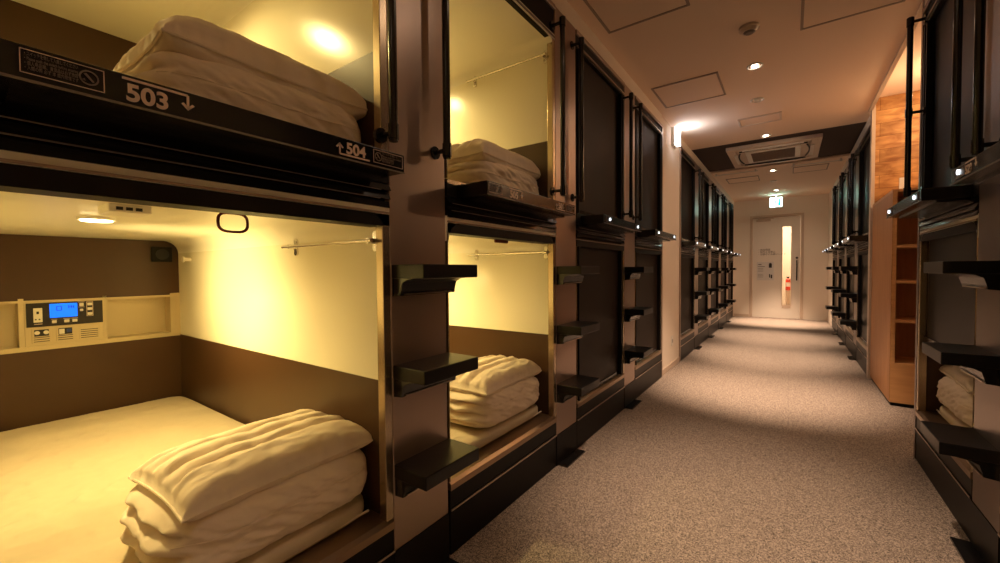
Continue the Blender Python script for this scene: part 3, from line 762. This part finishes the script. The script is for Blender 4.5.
sd = thing('smoke_detector', 'round cream smoke detector on the corridor ceiling', 'smoke detector', (-.228, 3.10, H))
MB(1).cyl((0, 0, -.008), 'z', .058, .016, 28).cyl((0, 0, -.024), 'z', .040, .018, 28, .052).build('body', M['cover'], sd, smooth=True)
MB(1).cyl((0, 0, -.036), 'z', .022, .012, 20, .036).build('sensing_chamber', M['greyline'], sd, smooth=True)
cg = thing('ceiling_grille', 'small rectangular grille on the ceiling before the dark field', 'grille', (-.27, 5.05, H))
MB(1).box(-.19, .19, -.13, -.11, -.012, 0).box(-.19, .19, .11, .13, -.012, 0).box(-.19, -.17, -.11, .11, -.012, 0).box(.17, .19, -.11, .11, -.012, 0).build('grille_frame', M['cover'], cg, .002)
MB(1).box(-.17, .17, -.11, .11, -.005, 0).build('grille_panel', M['ceil'], cg)

# cassette air conditioner
ac = thing('air_conditioner', 'square cream cassette air conditioner set in the dark ceiling field', 'air conditioner', (-.20, 6.66, H+.03))
A = .50; B = .56
MB(1).box(-A, A, -B, -B+.10, -.045, 0).box(-A, A, B-.10, B, -.045, 0).box(-A, -A+.10, -B+.10, B-.10, -.045, 0).box(A-.10, A, -B+.10, B-.10, -.045, 0).box(-A+.10, A-.10, -B+.1, B-.1, -.03, 0).build('fascia', M['cover'], ac, .006)
MB(1).box(-.30, .30, -.33, .33, -.048, -.028).build('intake_panel', M['white'], ac, .006)
mb = MB(1)
for i in range(18): mb.box(-.24, .24, -.25+i*.029, -.238+i*.029, -.052, -.046)
mb.build('intake_grille', M['grey'], ac)
def arc_slot(c, half, axis):
    pts = []
    for i in range(21):
        t = -1+2*i/20.; bow = .03*(1-t*t)
        p = (t*half, c+math.copysign(bow, c)-math.copysign(.02, c)) if axis == 'x' else (c+math.copysign(bow, c)-math.copysign(.02, c), t*half)
        pts.append((p[0], p[1], -.046))
    return MB(1).tube(pts, .009, 6)
for c, hf, ax in ((-.42, .36, 'x'), (.42, .36, 'x'), (-.38, .30, 'y'), (.38, .30, 'y')):
    fl = arc_slot(c, hf, ax).build('outlet_slot', M['ink'], ac, smooth=True)
    m2 = MB(1)
    cc = c + math.copysign(.035, c)
    if ax == 'x': m2.box(-hf*.9, hf*.9, cc-.02, cc+.02, -.056, -.044)
    else: m2.box(cc-.02, cc+.02, -hf*.9, hf*.9, -.056, -.044)
    m2.build('air_flap', M['white'], fl, .004)
for x0, x1, lb in ((-1.02, -.42, 'thin rail with clips under the ceiling past the air conditioner, emergency lamp side'), (.0, .60, 'thin rail with clips under the ceiling past the air conditioner, bookcase side')):
    cr = thing('curtain_rail', lb, 'rail', ((x0+x1)/2, 7.50, H), 'rails past the air conditioner')
    MB(1).cyl((0, 0, -.03), 'u', .008, x1-x0, 10).build('rail', M['white'], cr, smooth=True)
    for q in ((x0-x1)/2+.03, (x1-x0)/2-.03): MB(1).box(q-.012, q+.012, -.012, .012, -.045, 0).build('clip', M['white'], cr, .002)

# emergency light and exit sign
em = thing('emergency_light', 'lit white emergency lamp high on the bare wall strip', 'lamp', (FL-.012, 4.83, 2.555))
MB(1).box(0, .035, -.075, .075, -.10, .10).build('housing', M['white'], em, .004)
MB(1).box(.034, .070, -.062, .062, -.088, .088).build('diffuser', M['emwhite'], em, .006)
L = bpy.data.lights.new('emergency_glow', 'AREA'); L.energy = 1.6; L.color = (.86, .90, 1); L.size = .12; L.shape = 'SQUARE'
o = bpy.data.objects.new('emergency_glow', L); COL.objects.link(o); o.location = (FL+.075, 4.83, 2.55); o.rotation_euler = (0, math.radians(-110), 0)
xs = thing('exit_sign', 'lit green and white exit sign hanging before the end door', 'exit sign', (-.255, 10.45, 2.50))
MB(1).box(-.115, .115, -.012, .03, -.105, .105).build('sign_box', M['white'], xs, .003)
MB(1).box(-.106, .106, -.016, -.012, -.096, .096).build('sign_face', M['exitlit'], xs)
MB(1).box(-.01, .01, 0, .02, .105, .15).build('hanger', M['white'], xs)
mb = MB(1)                                   # running figure in a doorway
mb.box(.035, .085, -.018, -.016, -.075, .075)
mb.cyl((-.012, -.017, .052), 'y', .013, .002, 14)
for pr in ([(-.03, .034), (.0, .036), (.008, -.008), (-.02, -.012)], [(-.02, -.008), (-.005, -.012), (-.035, -.07), (-.05, -.066)], [(-.01, -.008), (.008, -.008), (.03, -.045), (.016, -.052)],
           [(-.03, .034), (-.024, .022), (-.062, .0), (-.068, .01)], [(.0, .034), (.002, .020), (.030, .008), (.032, .020)]):
    a = [mb.bm.verts.new((x, -.018, z)) for x, z in pr]; b_ = [mb.bm.verts.new((x, -.016, z)) for x, z in pr]
    mb.bm.faces.new(a); mb.bm.faces.new(b_[::-1])
    for i in range(4): mb.bm.faces.new((a[i], b_[i], b_[(i+1) % 4], a[(i+1) % 4]))
mb.build('pictogram', M['exitgreen'], xs)
L = bpy.data.lights.new('exit_glow', 'AREA'); L.energy = 1.3; L.color = (.6, 1, .92); L.size = .2; L.shape = 'SQUARE'
o = bpy.data.objects.new('exit_glow', L); COL.objects.link(o); o.location = (-.255, 10.42, 2.52); o.rotation_euler = (math.radians(112), 0, 0)

# ------------------------------------------------------------------ capsule and recess lights
WARM = (1, .73, .27)
def pl_(x, y, z, e, r=.04, col=WARM, kind='POINT', rot=None, spot=None, name='capsule_light'):
    L = bpy.data.lights.new(name, kind); L.energy = e; L.color = col
    if kind == 'AREA': L.size = r
    else: L.shadow_soft_size = r
    if kind == 'SPOT': L.spot_size = math.radians(spot); L.spot_blend = 1.
    o = bpy.data.objects.new(name, L); COL.objects.link(o); o.location = (x, y, z)
    if rot: o.rotation_euler = rot
    return o
for (y0, zb, lu, ly, e) in ((0, 0, .80, .33, 48), (PITCH, 0, .80, .33, 46), (0, 1.075, .93, .47, 42), (PITCH, 1.075, .95, .60, 36)):
    pl_(FL-lu, y0+ly, 1.285+zb-.035, e, .04, kind='SPOT', spot=170)
# reading lamp on the near side panel of each lit lower capsule, washing the opposite panel
for (y0, e) in ((0, 60), (PITCH, 34)):
    par = LO0 if y0 == 0 else LO1
    rl = MB(-1).cyl((1.08, .024, 1.03), 'y', .030, .02, 20).cyl((1.08, .045, 1.03), 'y', .018, .03, 16).build('reading_lamp', M['white'], par, smooth=True)
    MB(-1).cyl((1.08, .061, 1.03), 'y', .014, .003, 14).build('lamp_lens', M['lampwarm'], rl)
    pl_(FL-1.08, y0+.066, 1.03, e, .02, kind='SPOT', rot=(math.radians(90), 0, 0), spot=84)
# recess beside the bookcase
dr = thing('ceiling_downlight', 'lit round downlight in the recess over the bookcase', 'downlight', (1.15, 4.75, H+.10), 'lit corridor downlights')
MB(1).tube([(.05*math.cos(2*PI*i/28), .05*math.sin(2*PI*i/28), -.002) for i in range(28)], .007, 8, True).build('trim_ring', M['white'], dr, smooth=True)
MB(1).cyl((0, 0, -.001), 'z', .042, .004, 24).build('lamp', M['lampcor'], dr)
pl_(1.15, 4.75, H-.12, 22, .05, (1, .66, .36), 'POINT', None, None, 'recess_light')
pl_(-.1, 12.0, 2.45, 120, .1, (1, .80, .55), 'POINT', None, None, 'lobby_light')

# ------------------------------------------------------------------ camera, world, view
cam = bpy.data.cameras.new('camera'); co = bpy.data.objects.new('camera', cam); COL.objects.link(co)
cam.sensor_width = 36; cam.lens = 408/1000*36; cam.clip_start = .02; cam.clip_end = 60
y_ = Vector((290., 281.5-268.5, -408.)).normalized()
x_ = -Vector((-570., 281.5-275., -408.)); x_ = (x_ - x_.dot(y_)*y_).normalized()
z_ = x_.cross(y_)
co.matrix_world = Matrix.Translation((0, 0, 1.1)) @ Matrix((x_, y_, z_)).to_4x4()
SC.camera = co
w = bpy.data.worlds.new('world'); SC.world = w; w.use_nodes = True
w.node_tree.nodes['Background'].inputs[0].default_value = (.02, .015, .01, 1); w.node_tree.nodes['Background'].inputs[1].default_value = .3
SC.view_settings.view_transform = 'Standard'; SC.view_settings.look = 'None'; SC.view_settings.exposure = 0; SC.view_settings.gamma = 1
SC.view_settings.use_curve_mapping = False
SC.cycles.use_denoising = True
SC.cycles.max_bounces = 10; SC.cycles.diffuse_bounces = 8; SC.cycles.glossy_bounces = 5
SC.cycles.sample_clamp_indirect = 6
